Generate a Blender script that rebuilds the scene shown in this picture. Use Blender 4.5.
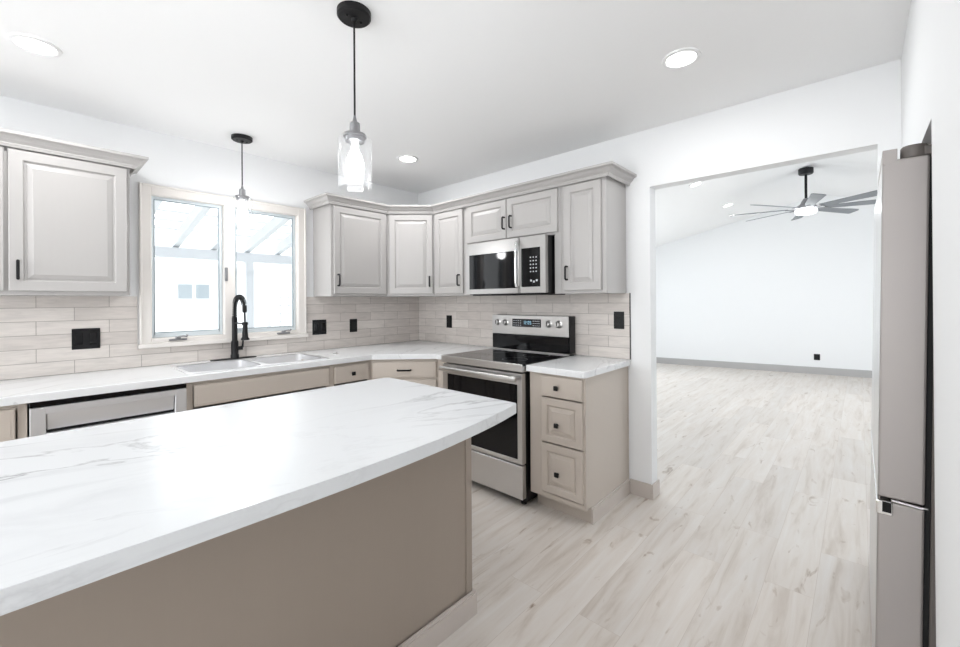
import bpy, bmesh, math, random
from mathutils import Vector, Matrix
random.seed(7)
for o in list(bpy.data.objects): bpy.data.objects.remove(o)
S = bpy.context.scene
C = S.collection

# ------------------------------------------------------------------ camera
CX, CY, CZ = -2.7878, -3.4347, 1.3258
YAW, PITCH, ROLL, FPX, PX, PY = 42.2741, 0.0875, -0.403, 415.41, 482.31, 299.89
a, b, c = [math.radians(v) for v in (YAW, PITCH, ROLL)]
F_ = Vector((math.cos(a)*math.cos(b), math.sin(a)*math.cos(b), math.sin(b)))
R0 = Vector((math.sin(a), -math.cos(a), 0)); U0 = R0.cross(F_)
R_ = R0*math.cos(c) + U0*math.sin(c); U_ = -R0*math.sin(c) + U0*math.cos(c)
cd = bpy.data.cameras.new('camera'); cam = bpy.data.objects.new('camera', cd); C.objects.link(cam)
cam.matrix_world = Matrix(((R_.x, U_.x, -F_.x, CX), (R_.y, U_.y, -F_.y, CY), (R_.z, U_.z, -F_.z, CZ), (0, 0, 0, 1)))
cd.sensor_width = 36; cd.lens = FPX/960*36; cd.clip_start = .03; cd.clip_end = 200
cd.shift_x = -(PX-480)/960; cd.shift_y = (PY-323.5)/960
S.camera = cam

# ------------------------------------------------------------------ sky, daylight fill lamps, exposure
W = bpy.data.worlds.new('sky'); S.world = W; W.use_nodes = True
bg = W.node_tree.nodes['Background']; bg.inputs[0].default_value = (.94, .975, 1, 1); bg.inputs[1].default_value = 2.45

def area(name, loc, direction, sx, sy, power, col=(1, 1, 1), portal=False, spread=180):
    l = bpy.data.lights.new(name, 'AREA'); l.shape = 'RECTANGLE'; l.size = sx; l.size_y = sy
    l.energy = power; l.color = col; l.spread = math.radians(spread)
    o = bpy.data.objects.new(name, l); C.objects.link(o); o.location = loc
    o.rotation_euler = Vector(direction).to_track_quat('-Z', 'Y').to_euler()
    if portal: l.cycles.is_portal = True
    return o
area('kitchen_window_portal', (-1.754, .16, 1.56), (0, -1, 0), 1.1, 1.1, 1, portal=True)
area('west_daylight_fill', (-5.42, -1.9, 1.4), (1, 0, 0), 2.6, 2.0, 37, (.95, .975, 1))  # added lamp behind the camera, fills the kitchen like daylight
area('living_left_daylight_fill', (3.3, .33, 1.3), (0, -1, 0), 3.6, 1.7, 23, (.78, .90, 1))  # added lamp out of view, brightens the next room from the left
area('living_right_daylight_fill', (3.3, -6.2, 1.3), (0, 1, 0), 3.6, 1.9, 18, (.78, .90, 1))  # added lamp out of view, brightens the next room from the right
LAMP_KITCHEN, LAMP_LIVING, LAMP_PENDANT = 4.6, 4.5, 4.0
S.view_settings.view_transform = 'Standard'; S.view_settings.look = 'None'
S.view_settings.exposure = 0.28; S.view_settings.gamma = 1; S.view_settings.use_curve_mapping = False

# ------------------------------------------------------------------ materials
def lin(r, g, b_):
    f = lambda v: (v/255/12.92) if v/255 <= .04045 else ((v/255+.055)/1.055)**2.4
    return (f(r), f(g), f(b_), 1)
def mat(name, col, rough=.5, metal=0, spec=None, coat=0, emit=0, ecol=None):
    m = bpy.data.materials.new(name); m.use_nodes = True
    p = m.node_tree.nodes['Principled BSDF']
    p.inputs['Base Color'].default_value = col; p.inputs['Roughness'].default_value = rough
    p.inputs['Metallic'].default_value = metal
    if spec is not None: p.inputs['Specular IOR Level'].default_value = spec
    if coat: p.inputs['Coat Weight'].default_value = coat; p.inputs['Coat Roughness'].default_value = .05
    if emit: p.inputs['Emission Color'].default_value = ecol or col; p.inputs['Emission Strength'].default_value = emit
    return m
def nodes(m): return m.node_tree.nodes, m.node_tree.links, m.node_tree.nodes['Principled BSDF']
def add(m, t, **kw):
    n = m.node_tree.nodes.new(t)
    for k, v in kw.items():
        if k in n.inputs: n.inputs[k].default_value = v
        else: setattr(n, k, v)
    return n
def pos(m, scale=(1, 1, 1), rot=(0, 0, 0), loc=(0, 0, 0)):
    g = add(m, 'ShaderNodeNewGeometry'); mp = add(m, 'ShaderNodeMapping')
    mp.inputs['Scale'].default_value = scale; mp.inputs['Rotation'].default_value = rot; mp.inputs['Location'].default_value = loc
    m.node_tree.links.new(g.outputs['Position'], mp.inputs['Vector']); return mp.outputs[0]
def ramp(m, src, stops):
    r = add(m, 'ShaderNodeValToRGB'); e = r.color_ramp.elements
    e[0].position, e[0].color = stops[0]; e[1].position, e[1].color = stops[-1]
    for p_, c_ in stops[1:-1]:
        x = e.new(p_); x.color = c_
    m.node_tree.links.new(src, r.inputs[0]); return r.outputs[0]
def mixc(m, fac, A, B, mode='MIX'):
    n = add(m, 'ShaderNodeMix', data_type='RGBA', blend_type=mode)
    for s, v in ((0, fac), (6, A), (7, B)):
        if hasattr(v, 'is_linked'): m.node_tree.links.new(v, n.inputs[s])
        else: n.inputs[s].default_value = v
    return n.outputs[2]
def noise(m, vec, scale, detail=4, rough=.5, dist=0):
    n = add(m, 'ShaderNodeTexNoise'); n.inputs['Scale'].default_value = scale; n.inputs['Detail'].default_value = detail
    n.inputs['Roughness'].default_value = rough; n.inputs['Distortion'].default_value = dist
    m.node_tree.links.new(vec, n.inputs['Vector']); return n.outputs['Fac']
def bump(m, h, strength, dist=.002):
    n = add(m, 'ShaderNodeBump'); n.inputs['Strength'].default_value = strength; n.inputs['Distance'].default_value = dist
    m.node_tree.links.new(h, n.inputs['Height']); m.node_tree.links.new(n.outputs[0], m.node_tree.nodes['Principled BSDF'].inputs['Normal'])
g3 = lambda v: (v, v, v, 1)

M = {}
M['wall'] = mat('wall_paint', (.86, .865, .87, 1), .7)
bump(M['wall'], noise(M['wall'], pos(M['wall']), 90, 3), .05)
M['ceiling'] = mat('ceiling_paint', (.94, .94, .94, 1), .8)
bump(M['ceiling'], noise(M['ceiling'], pos(M['ceiling']), 70, 3), .08)
def cab_mat(name, col):
    m = mat(name, col, .38)
    n = noise(m, pos(m, (1, 1, .12)), 60, 3)
    m.node_tree.links.new(mixc(m, n, tuple(x*.985 for x in col[:3])+(1,), tuple(min(1, x*1.015) for x in col[:3])+(1,)), m.node_tree.nodes['Principled BSDF'].inputs['Base Color'])
    return m
M['cab'] = cab_mat('greige_cabinet_paint', lin(181, 178, 176))
M['base'] = cab_mat('greige_base_cabinet_paint', lin(196, 186, 176))
M['island'] = cab_mat('greige_island_paint_shaded', lin(159, 147, 136))  # cabinet greige with the island's shade put into the colour, darker and warmer
M['skirt'] = mat('greige_skirting_paint', lin(200, 191, 184), .4)
M['skirtfar'] = mat('pale_grey_skirting_paint', lin(178, 176, 175), .4)
M['inside'] = mat('cabinet_inside', lin(190, 180, 165), .6)
M['winframe'] = mat('window_casing_paint', lin(231, 226, 221), .35)
M['sash'] = mat('window_sash_vinyl', lin(214, 222, 226), .35)
M['black'] = mat('matte_black_metal', (.006, .006, .007, 1), .42, 0, .3)
M['blackplastic'] = mat('black_plastic', (.006, .006, .007, 1), .32, 0, .3)
M['blackglass'] = mat('black_glass', (.003, .003, .004, 1), .05, 0, .3)
M['rubber'] = mat('black_rubber', (.01, .01, .01, 1), .8)
M['chrome'] = mat('chrome', (.8, .8, .8, 1), .12, 1)
M['pewter'] = mat('brushed_pewter', (.30, .30, .31, 1), .38, 1)
M['fridge'] = mat('grey_refrigerator_steel', lin(166, 160, 157), .42, .35)
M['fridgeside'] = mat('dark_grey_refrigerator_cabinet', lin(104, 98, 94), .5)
st = mat('stainless_steel', (.60, .59, .58, 1), .3, 1); M['steel'] = st
n = noise(st, pos(st, (.6, .6, 60)), 12, 3)
mr = add(st, 'ShaderNodeMapRange'); mr.inputs['To Min'].default_value = .24; mr.inputs['To Max'].default_value = .38
st.node_tree.links.new(n, mr.inputs[0]); st.node_tree.links.new(mr.outputs[0], st.node_tree.nodes['Principled BSDF'].inputs['Roughness'])
M['mwsteel'] = mat('microwave_steel', (.45, .44, .43, 1), .30, 1)
M['dwsteel'] = mat('dishwasher_steel', (.70, .70, .71, 1), .36, .55)
M['sinksteel'] = mat('sink_steel', (.86, .86, .87, 1), .34, .8)
M['display'] = mat('display_glass', (.01, .012, .016, 1), .08)
M['digits'] = mat('display_digits', (.3, .5, .6, 1), .5, emit=.5, ecol=(.45, .8, 1, 1))
M['buttons'] = mat('printed_buttons', (.55, .56, .58, 1), .5)
M['diffuser'] = mat('lit_diffuser', (1, 1, 1, 1), .5, emit=9, ecol=(1, .99, .97, 1))
M['fandiffuser'] = mat('fan_light_diffuser', (1, 1, 1, 1), .5, emit=5, ecol=(.93, .97, 1, 1))
M['bulb'] = mat('lit_bulb', (1, 1, 1, 1), .3, emit=10, ecol=(.98, .99, 1, 1))
M['whitetrim'] = mat('white_trim_plastic', (.85, .85, .85, 1), .4)
M['blade'] = mat('grey_fan_blade', lin(130, 134, 138), .45)
M['patio'] = mat('patio_white_wood', lin(214, 216, 218), .6)
M['patiobeam'] = mat('patio_grey_wood', lin(198, 202, 206), .6)
M['siding'] = mat('house_siding', lin(236, 238, 240), .7)
M['housewin'] = mat('house_window_glass', lin(150, 160, 166), .4)
M['ground'] = mat('pale_concrete', lin(225, 224, 220), .8)
bump(M['ground'], noise(M['ground'], pos(M['ground']), 30, 4), .2)

# clear glass: straight-through transparency plus a thin reflection
def thin_glass(name, refl, tint=(1, 1, 1, 1), ior=1.45, rough=.02):
    m = bpy.data.materials.new(name); m.use_nodes = True; nt = m.node_tree
    nt.nodes.remove(nt.nodes['Principled BSDF']); out = nt.nodes['Material Output']
    t = nt.nodes.new('ShaderNodeBsdfTransparent'); t.inputs[0].default_value = tint
    g = nt.nodes.new('ShaderNodeBsdfGlossy'); g.inputs['Roughness'].default_value = rough
    f = nt.nodes.new('ShaderNodeLayerWeight'); f.inputs[0].default_value = .5
    pw = nt.nodes.new('ShaderNodeMath'); pw.operation = 'POWER'; pw.inputs[1].default_value = 4
    mu = nt.nodes.new('ShaderNodeMath'); mu.operation = 'MULTIPLY_ADD'; mu.inputs[1].default_value = .45*refl; mu.inputs[2].default_value = .04
    nt.links.new(f.outputs['Facing'], pw.inputs[0])
    mx = nt.nodes.new('ShaderNodeMixShader')
    nt.links.new(pw.outputs[0], mu.inputs[0]); nt.links.new(mu.outputs[0], mx.inputs[0])
    nt.links.new(t.outputs[0], mx.inputs[1]); nt.links.new(g.outputs[0], mx.inputs[2]); nt.links.new(mx.outputs[0], out.inputs[0])
    return m
M['pane'] = thin_glass('window_glass', 1.0)
M['jar'] = thin_glass('clear_seeded_glass', 1.0, (.98, .985, .99, 1), 1.5, .05)
nt = M['jar'].node_tree; tl = nt.nodes.new('ShaderNodeBsdfTranslucent'); tl.inputs[0].default_value = (.95, .96, .97, 1)
m2 = nt.nodes.new('ShaderNodeMixShader'); m2.inputs[0].default_value = .025; ou = nt.nodes['Material Output']
nt.links.new(ou.inputs[0].links[0].from_socket, m2.inputs[1]); nt.links.new(tl.outputs[0], m2.inputs[2]); nt.links.new(m2.outputs[0], ou.inputs[0])

# white marble laminate with soft grey veins
def marble(name, ang, off, K=1, tone=(226, 228, 230)):
    m = mat(name, (.9, .9, .9, 1), .22); N, L, P = nodes(m)
    v = pos(m, (1, 1, 1), (0, 0, ang), off)
    w1 = noise(m, v, 1.6, 6, .6, .4)
    warp = add(m, 'ShaderNodeMapping'); warp.inputs['Scale'].default_value = (.45, 1.9, 1.2); L.new(v, warp.inputs['Vector'])
    base = noise(m, warp.outputs[0], 1.5, 8, .58, 1.1)
    def ridge(src, centre, width, pw):
        s = add(m, 'ShaderNodeMath', operation='SUBTRACT'); L.new(src, s.inputs[0]); s.inputs[1].default_value = centre
        a_ = add(m, 'ShaderNodeMath', operation='ABSOLUTE'); L.new(s.outputs[0], a_.inputs[0])
        r = add(m, 'ShaderNodeMapRange'); L.new(a_.outputs[0], r.inputs[0])
        r.inputs['From Min'].default_value = 0; r.inputs['From Max'].default_value = width
        r.inputs['To Min'].default_value = 1; r.inputs['To Max'].default_value = 0
        p_ = add(m, 'ShaderNodeMath', operation='POWER'); L.new(r.outputs[0], p_.inputs[0]); p_.inputs[1].default_value = pw
        return p_.outputs[0]
    r1 = ridge(base, .5, .022, 1.6); r2 = ridge(base, .57, .07, 1.2)
    gate = ramp(m, noise(m, v, 1.15, 2), [(.42, g3(.1)), (.58, g3(1))])
    def mul(A, B):
        x = add(m, 'ShaderNodeMath', operation='MULTIPLY')
        for i, q in enumerate((A, B)):
            if hasattr(q, 'is_linked'): L.new(q, x.inputs[i])
            else: x.inputs[i].default_value = q
        return x.outputs[0]
    c1 = mixc(m, mul(mul(r2, gate), .42*K), lin(*tone), lin(192, 194, 198))
    c2 = mixc(m, mul(mul(r1, gate), .95*K), c1, lin(150, 150, 154))
    c3 = mixc(m, mul(w1, .10), c2, lin(214, 217, 221))
    L.new(c3, P.inputs['Base Color']); return m
M['marble'] = marble('marble_laminate', .35, (0, 0, 0), .95)
M['marble2'] = marble('marble_worktop', -.5, (3.3, 1.1, 0), .45, (234, 235, 236))

# tile
def tile(name, rot, off):
    m = mat(name, (.8, .78, .76, 1), .28); N, L, P = nodes(m)
    g = add(m, 'ShaderNodeNewGeometry'); sx = add(m, 'ShaderNodeSeparateXYZ'); L.new(g.outputs['Position'], sx.inputs[0])
    cb = add(m, 'ShaderNodeCombineXYZ')
    ax = add(m, 'ShaderNodeMath', operation='ADD'); L.new(sx.outputs[rot], ax.inputs[0]); ax.inputs[1].default_value = off
    az = add(m, 'ShaderNodeMath', operation='SUBTRACT'); L.new(sx.outputs[2], az.inputs[0]); az.inputs[1].default_value = .9145
    L.new(ax.outputs[0], cb.inputs[0]); L.new(az.outputs[0], cb.inputs[1])
    br = add(m, 'ShaderNodeTexBrick'); L.new(cb.outputs[0], br.inputs['Vector'])
    br.offset = .5; br.offset_frequency = 2; br.squash = 1
    for k, v in {'Scale': 1, 'Mortar Size': .0016, 'Mortar Smooth': .1, 'Bias': 0, 'Brick Width': .308, 'Row Height': .0775}.items(): br.inputs[k].default_value = v
    br.inputs['Color1'].default_value = lin(226, 219, 213); br.inputs['Color2'].default_value = lin(208, 200, 194); br.inputs['Mortar'].default_value = lin(168, 160, 153)
    mp = add(m, 'ShaderNodeMapping'); mp.inputs['Scale'].default_value = (2.2, 14, 1); L.new(cb.outputs[0], mp.inputs['Vector'])
    st_ = ramp(m, noise(m, mp.outputs[0], 3.2, 6, .6, .7), [(.32, g3(.86)), (.62, g3(1.0))])
    L.new(mixc(m, 1, br.outputs['Color'], st_, 'MULTIPLY'), P.inputs['Base Color'])
    inv = add(m, 'ShaderNodeMath', operation='SUBTRACT'); inv.inputs[0].default_value = 1; L.new(br.outputs['Fac'], inv.inputs[1])
    bump(m, inv.outputs[0], .6, .002); return m
M['tileN'] = tile('backsplash_tile_window_wall', 0, 2.748+.308)
M['tileE'] = tile('backsplash_tile_range_wall', 1, 1.806+.308*4)

# oak plank floor
fl = mat('light_oak_planks', (.6, .55, .5, 1), .33); N, L, P = nodes(fl); M['floor'] = fl
v = pos(fl)
br = add(fl, 'ShaderNodeTexBrick'); L.new(v, br.inputs['Vector']); br.offset = .37; br.offset_frequency = 2
for k, q in {'Scale': 1, 'Mortar Size': .0009, 'Mortar Smooth': .3, 'Bias': 0, 'Brick Width': 1.22, 'Row Height': .182}.items(): br.inputs[k].default_value = q
br.inputs['Color1'].default_value = g3(.2); br.inputs['Color2'].default_value = g3(.8); br.inputs['Mortar'].default_value = g3(.5)
# each plank shifts the grain
sp = add(fl, 'ShaderNodeSeparateXYZ'); L.new(v, sp.inputs[0])
sh = add(fl, 'ShaderNodeMath', operation='MULTIPLY'); L.new(br.outputs['Color'], sh.inputs[0]); sh.inputs[1].default_value = 9
cbx = add(fl, 'ShaderNodeMath', operation='ADD'); L.new(sp.outputs[0], cbx.inputs[0]); L.new(sh.outputs[0], cbx.inputs[1])
cmb = add(fl, 'ShaderNodeCombineXYZ'); L.new(cbx.outputs[0], cmb.inputs[0]); L.new(sp.outputs[1], cmb.inputs[1]); L.new(sh.outputs[0], cmb.inputs[2])
mpg = add(fl, 'ShaderNodeMapping'); mpg.inputs['Scale'].default_value = (.7, 7, 1); L.new(cmb.outputs[0], mpg.inputs['Vector'])
mpk = add(fl, 'ShaderNodeMapping'); mpk.inputs['Scale'].default_value = (3.6, 12, 1); L.new(cmb.outputs[0], mpk.inputs['Vector'])
grain = ramp(fl, noise(fl, mpg.outputs[0], 2.5, 7, .6, .6), [(.28, lin(192, 181, 170)), (.46, lin(211, 203, 195)), (.7, lin(219, 214, 209))])
tone = ramp(fl, br.outputs['Color'], [(.2, g3(.93)), (.8, g3(1.04))])
knot = ramp(fl, noise(fl, mpk.outputs[0], 1.7, 4, .5, .8), [(.64, g3(1)), (.71, lin(226, 219, 212)), (.80, lin(165, 152, 140))])
c_ = mixc(fl, 1, grain, tone, 'MULTIPLY'); c_ = mixc(fl, 1, c_, knot, 'MULTIPLY')
c_ = mixc(fl, br.outputs['Fac'], c_, lin(190, 178, 168)); L.new(c_, P.inputs['Base Color'])

# ------------------------------------------------------------------ mesh helpers
def bx(bm, x0, x1, y0, y1, z0, z1, bev=0, seg=1, mi=0):
    t = bmesh.new()
    bmesh.ops.create_cube(t, size=1)
    for v_ in t.verts: v_.co = Vector((x0+(v_.co.x+.5)*(x1-x0), y0+(v_.co.y+.5)*(y1-y0), z0+(v_.co.z+.5)*(z1-z0)))
    if bev: bmesh.ops.bevel(t, geom=t.edges[:], offset=bev, segments=seg, affect='EDGES', profile=.5)
    merge(bm, t)
def merge(bm, t):
    me = bpy.data.meshes.new('t'); t.to_mesh(me); bm.from_mesh(me); bpy.data.meshes.remove(me); t.free()
def tube(bm, pts, r, seg=12, cap=True):
    pts = [Vector(p) for p in pts]; rings = []; n = len(pts)
    rr = r if isinstance(r, (list, tuple)) else [r]*n
    up = None
    for i, p in enumerate(pts):
        d = (pts[min(i+1, n-1)]-pts[max(i-1, 0)]).normalized()
        if up is None: up = d.orthogonal().normalized()
        up = (up-d*up.dot(d)).normalized(); s = d.cross(up)
        rings.append([bm.verts.new(p+(up*math.cos(2*math.pi*k/seg)+s*math.sin(2*math.pi*k/seg))*rr[i]) for k in range(seg)])
    for A, B in zip(rings, rings[1:]):
        for k in range(seg): bm.faces.new((A[k], A[(k+1) % seg], B[(k+1) % seg], B[k]))
    if cap: bm.faces.new(rings[0][::-1]); bm.faces.new(rings[-1])
def lathe(bm, prof, cx=0, cy=0, seg=40, axis='z', cap=True):
    rings = []
    for r, z in prof:
        ring = []
        for k in range(seg):
            an = 2*math.pi*k/seg
            if axis == 'z': co = (cx+r*math.cos(an), cy+r*math.sin(an), z)
            else: co = (cx+r*math.cos(an), z, cy+r*math.sin(an))
            ring.append(bm.verts.new(co))
        rings.append(ring)
    for A, B in zip(rings, rings[1:]):
        for k in range(seg): bm.faces.new((A[k], A[(k+1) % seg], B[(k+1) % seg], B[k]))
    if cap: bm.faces.new(rings[0][::-1]); bm.faces.new(rings[-1])
def prism(bm, outer, z0, z1, holes=(), bev=0):
    """extruded plan polygon with holes"""
    t = bmesh.new(); es = []
    for poly in [outer]+list(holes):
        vs = [t.verts.new((x, y, z0)) for x, y in poly]
        es += [t.edges.new((vs[i], vs[(i+1) % len(vs)])) for i in range(len(vs))]
    bmesh.ops.triangle_fill(t, edges=es, use_beauty=True)
    bmesh.ops.dissolve_limit(t, angle_limit=.01, verts=t.verts[:], edges=t.edges[:])
    r = bmesh.ops.extrude_face_region(t, geom=t.faces[:])
    for v_ in [g for g in r['geom'] if isinstance(g, bmesh.types.BMVert)]: v_.co.z = z1
    bmesh.ops.recalc_face_normals(t, faces=t.faces[:])
    if bev:
        ed = [e for e in t.edges if abs(e.verts[0].co.z-z1) < 1e-6 and abs(e.verts[1].co.z-z1) < 1e-6 and len(e.link_faces) == 2 and e.calc_face_angle(0) > .5]
        bmesh.ops.bevel(t, geom=ed, offset=bev, segments=2, affect='EDGES', profile=.5)
    merge(bm, t)
def standing(bm, outline, axis, c0, c1):
    """extruded elevation polygon: outline (u, z); axis 'x' -> wall plane x=c0..c1 with u=y ; axis 'y' -> u=x"""
    t = bmesh.new(); prism(t, outline, 0, 1)
    for v_ in t.verts:
        u, z, w = v_.co.x, v_.co.y, v_.co.z; k = c0+(c1-c0)*w
        v_.co = Vector((k, u, z)) if axis == 'x' else Vector((u, k, z))
    bmesh.ops.recalc_face_normals(t, faces=t.faces[:]); merge(bm, t)
def obj(name, bm, m, parent=None, smooth=False, label=None):
    bmesh.ops.recalc_face_normals(bm, faces=bm.faces[:])
    me = bpy.data.meshes.new(name); bm.to_mesh(me); bm.free()
    me.materials.append(M[m] if isinstance(m, str) else m)
    if smooth:
        for p in me.polygons: p.use_smooth = True
        try: me.set_sharp_from_angle(angle=math.radians(35))
        except Exception: pass
    o = bpy.data.objects.new(name, me); C.objects.link(o)
    if parent: o.parent = parent
    if label: o['label'] = label
    return o
def part(name, m, parent, boxes, bev=.0015, smooth=False, label=None):
    bm = bmesh.new()
    for q in boxes: bx(bm, *q, bev=bev)
    return obj(name, bm, m, parent, smooth, label)
def thing(name, label, cat, loc=(0, 0, 0), rz=0, group=None):
    o = bpy.data.objects.new(name, None); C.objects.link(o); o.empty_display_size = .1
    o.location = loc; o.rotation_euler = (0, 0, rz); o['label'] = label; o['category'] = cat
    if group: o['group'] = group
    return o
def tag(o, label, cat, group=None):
    o['label'] = label; o['category'] = cat
    if group: o['group'] = group
    return o
def struct(name, bm, m, smooth=False):
    o = obj(name, bm, m, None, smooth); o['kind'] = 'structure'; return o
def sroot(name):
    o = bpy.data.objects.new(name, None); C.objects.link(o); o.empty_display_size = .1; o['kind'] = 'structure'; return o
def copy_tree(o, parent=None):
    c_ = o.copy(); C.objects.link(c_); c_.parent = parent
    for ch in list(o.children): copy_tree(ch, c_)
    return c_
EAST = -math.pi/2

# ------------------------------------------------------------------ room shell
H = 2.455; WEST = -5.5; SOUTH = -3.585
bm = bmesh.new(); bx(bm, WEST-.1, 7.6, -6.5, .1, -.06, 0); bx(bm, .1, 7.6, .1, .5, -.06, 0); struct('floor', bm, 'floor')
bm = bmesh.new(); bx(bm, WEST-.1, 0, SOUTH-.115, .1, H, H+.1); struct('ceiling', bm, 'ceiling')
# vaulted ceiling of the room beyond: ridge along x at y=-2.95
zc = lambda y: 2.34-.267*y if y > -2.95 else 2.34+.267*2.95-.267*(-2.95-y)
bm = bmesh.new(); standing(bm, [(.5, zc(.5)), (-2.95, zc(-2.95)), (-6.4, zc(-6.4)), (-6.4, zc(-6.4)+.1), (-2.95, zc(-2.95)+.1), (.5, zc(.5)+.1)], 'x', .1, 7.6)
struct('ceiling', bm, M['ceiling'])
# window wall
bm = bmesh.new()
wx0, wx1, wz0, wz1 = -2.245, -1.262, 1.085, 2.045
bx(bm, WEST, wx0, 0, .12, 0, H); bx(bm, wx1, .1, 0, .12, 0, H); bx(bm, wx0, wx1, 0, .12, 0, wz0); bx(bm, wx0, wx1, 0, .12, wz1, H)
struct('wall_north', bm, 'wall')
# wall between kitchen and living room, with the wide opening
OY0, OY1, OZ = -2.407, -3.503, 2.073
bm = bmesh.new()
standing(bm, [(0, 0), (OY0, 0), (OY0, OZ), (OY1, OZ), (OY1, 0), (-6.3, 0), (-6.3, zc(-6.3)), (-2.95, zc(-2.95)), (0, H)], 'x', 0, .1)
struct('wall_east', bm, 'wall')
# refrigerator wall with alcove
AX0, AX1, AZ = -1.09, -.09, 1.825
bm = bmesh.new()
standing(bm, [(WEST, 0), (AX0, 0), (AX0, AZ), (AX1, AZ), (AX1, 0), (-.001, 0), (-.001, H), (WEST, H)], 'y', SOUTH-.10, SOUTH)
struct('wall_south', bm, 'wall')
bm = bmesh.new()
bx(bm, AX0-.06, AX0, -4.5, SOUTH-.10, 0, AZ+.06); bx(bm, AX1, -.001, -4.5, SOUTH-.10, 0, AZ+.06)
bx(bm, AX0-.06, -.001, -4.56, -4.5, 0, AZ+.06); bx(bm, AX0, AX1, -4.5, SOUTH-.10, AZ, AZ+.06)
struct('wall_alcove', bm, 'wall')
# west wall behind the camera, with an opening added for the fill lamp
bm = bmesh.new()
bx(bm, WEST-.1, WEST, SOUTH, -3.2, 0, H); bx(bm, WEST-.1, WEST, -.6, .1, 0, H)
bx(bm, WEST-.1, WEST, -3.2, -.6, 0, .35); bx(bm, WEST-.1, WEST, -3.2, -.6, 2.4, H)
struct('wall_west', bm, 'wall')
# far room
fx = lambda y: 6.06+(-.3-y)*.176
bm = bmesh.new()
pts = [(.5, 0), (-6.4, 0), (-6.4, zc(-6.4)+.05), (-2.95, zc(-2.95)+.05), (.5, zc(.5)+.05)]
A = [bm.verts.new((fx(y), y, z)) for y, z in pts]; B = [bm.verts.new((fx(y)+.12, y, z)) for y, z in pts]
bm.faces.new(A); bm.faces.new(B[::-1])
for i in range(5): bm.faces.new((A[i], A[(i+1) % 5], B[(i+1) % 5], B[i]))
struct('wall_far', bm, 'wall')
bm = bmesh.new()
bx(bm, .1, 1.5, .4, .5, 0, 2.3); bx(bm, 5.1, 6.1, .4, .5, 0, 2.3); bx(bm, 1.5, 5.1, .4, .5, 0, .45); bx(bm, 1.5, 5.1, .4, .5, 2.15, 2.3)
bx(bm, 0, .1, .12, .5, 0, 2.3)
struct('wall_far_left', bm, 'wall')
bm = bmesh.new()
bx(bm, 0, 1.5, -6.4, -6.3, 0, 2.26); bx(bm, 5.1, 7.2, -6.4, -6.3, 0, 2.26); bx(bm, 1.5, 5.1, -6.4, -6.3, 0, .35); bx(bm, 1.5, 5.1, -6.4, -6.3, 2.2, 2.26)
struct('wall_far_right', bm, 'wall')
# baseboards
bm = bmesh.new(); bx(bm, -.013, -.0005, OY0, -2.262, 0, .1, bev=.003); bx(bm, -.013, .113, OY0-.012, OY0-.0005, 0, .1, bev=.003); struct('baseboard_east', bm, 'skirt')
bm = bmesh.new()
for (y0, y1) in ((.4, -6.3),):
    q = [(fx(y0)-.014, y0), (fx(y1)-.014, y1), (fx(y1)-.0005, y1), (fx(y0)-.0005, y0)]
    prism(bm, q, 0, .12)
struct('baseboard_far', bm, 'skirtfar')

# ------------------------------------------------------------------ kitchen window
win = sroot('window_1')
X0, X1, Z0, Z1 = -2.2954, -1.2127, 1.036, 2.10
t = .062
bm = bmesh.new()   # outer casing with a raised back band
for (q) in ((X0, X0+t, Z0, Z1), (X1-t, X1, Z0, Z1), (X0+t, X1-t, Z1-t, Z1), (X0+t, X1-t, Z0, Z0+.055)): bx(bm, q[0], q[1], -.018, -.0005, q[2], q[3], bev=.003)
for (q) in ((X0, X0+.014, Z0, Z1), (X1-.014, X1, Z0, Z1), (X0+.014, X1-.014, Z1-.014, Z1)): bx(bm, q[0], q[1], -.028, -.0175, q[2], q[3], bev=.004)
obj('casing', bm, 'winframe', win)
bm = bmesh.new(); bx(bm, X0-.01, X1+.01, -.038, -.0185, Z0-.004, Z0+.026, bev=.005, seg=2); obj('sill', bm, 'winframe', win)
bm = bmesh.new()   # jamb liner and centre mullion
ja = (X0+t-.012, X1-t+.012, Z0+.055-.012, Z1-t+.012)
bx(bm, ja[0], ja[0]+.014, -.012, .11, ja[2], ja[3]); bx(bm, ja[1]-.014, ja[1], -.012, .11, ja[2], ja[3])
bx(bm, ja[0], ja[1], -.012, .11, ja[3]-.014, ja[3]); bx(bm, ja[0], ja[1], -.012, .11, ja[2], ja[2]+.014)
bx(bm, -1.812, -1.742, -.016, .10, ja[2], ja[3], bev=.003)
obj('jamb', bm, 'winframe', win)
for (sx0, sx1) in ((ja[0]+.014, -1.812), (-1.742, ja[1]-.014)):
    z0, z1 = ja[2]+.014, ja[3]-.014
    bm = bmesh.new(); w = .020
    for q in ((sx0, sx0+w, z0, z1), (sx1-w, sx1, z0, z1), (sx0+w, sx1-w, z1-w, z1), (sx0+w, sx1-w, z0, z0+w+.012)): bx(bm, q[0], q[1], .035, .07, q[2], q[3], bev=.003)
    s = obj('sash', bm, 'sash', win)
    bm = bmesh.new()
    for q in ((sx0+w, sx0+w+.004, z0+w, z1-w), (sx1-w-.004, sx1-w, z0+w, z1-w), (sx0+w, sx1-w, z1-w-.004, z1-w), (sx0+w, sx1-w, z0+w+.012, z0+w+.016)): bx(bm, q[0], q[1], .034, .050, q[2], q[3])
    obj('gasket', bm, mat('grey_gasket', lin(150, 162, 168), .6) if 'gk' not in M else M['gk'], s)
    bm = bmesh.new(); bx(bm, sx0+w-.004, sx1-w+.004, .052, .055, z0+w, z1-w+.004); obj('pane', bm, 'pane', s)
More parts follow.
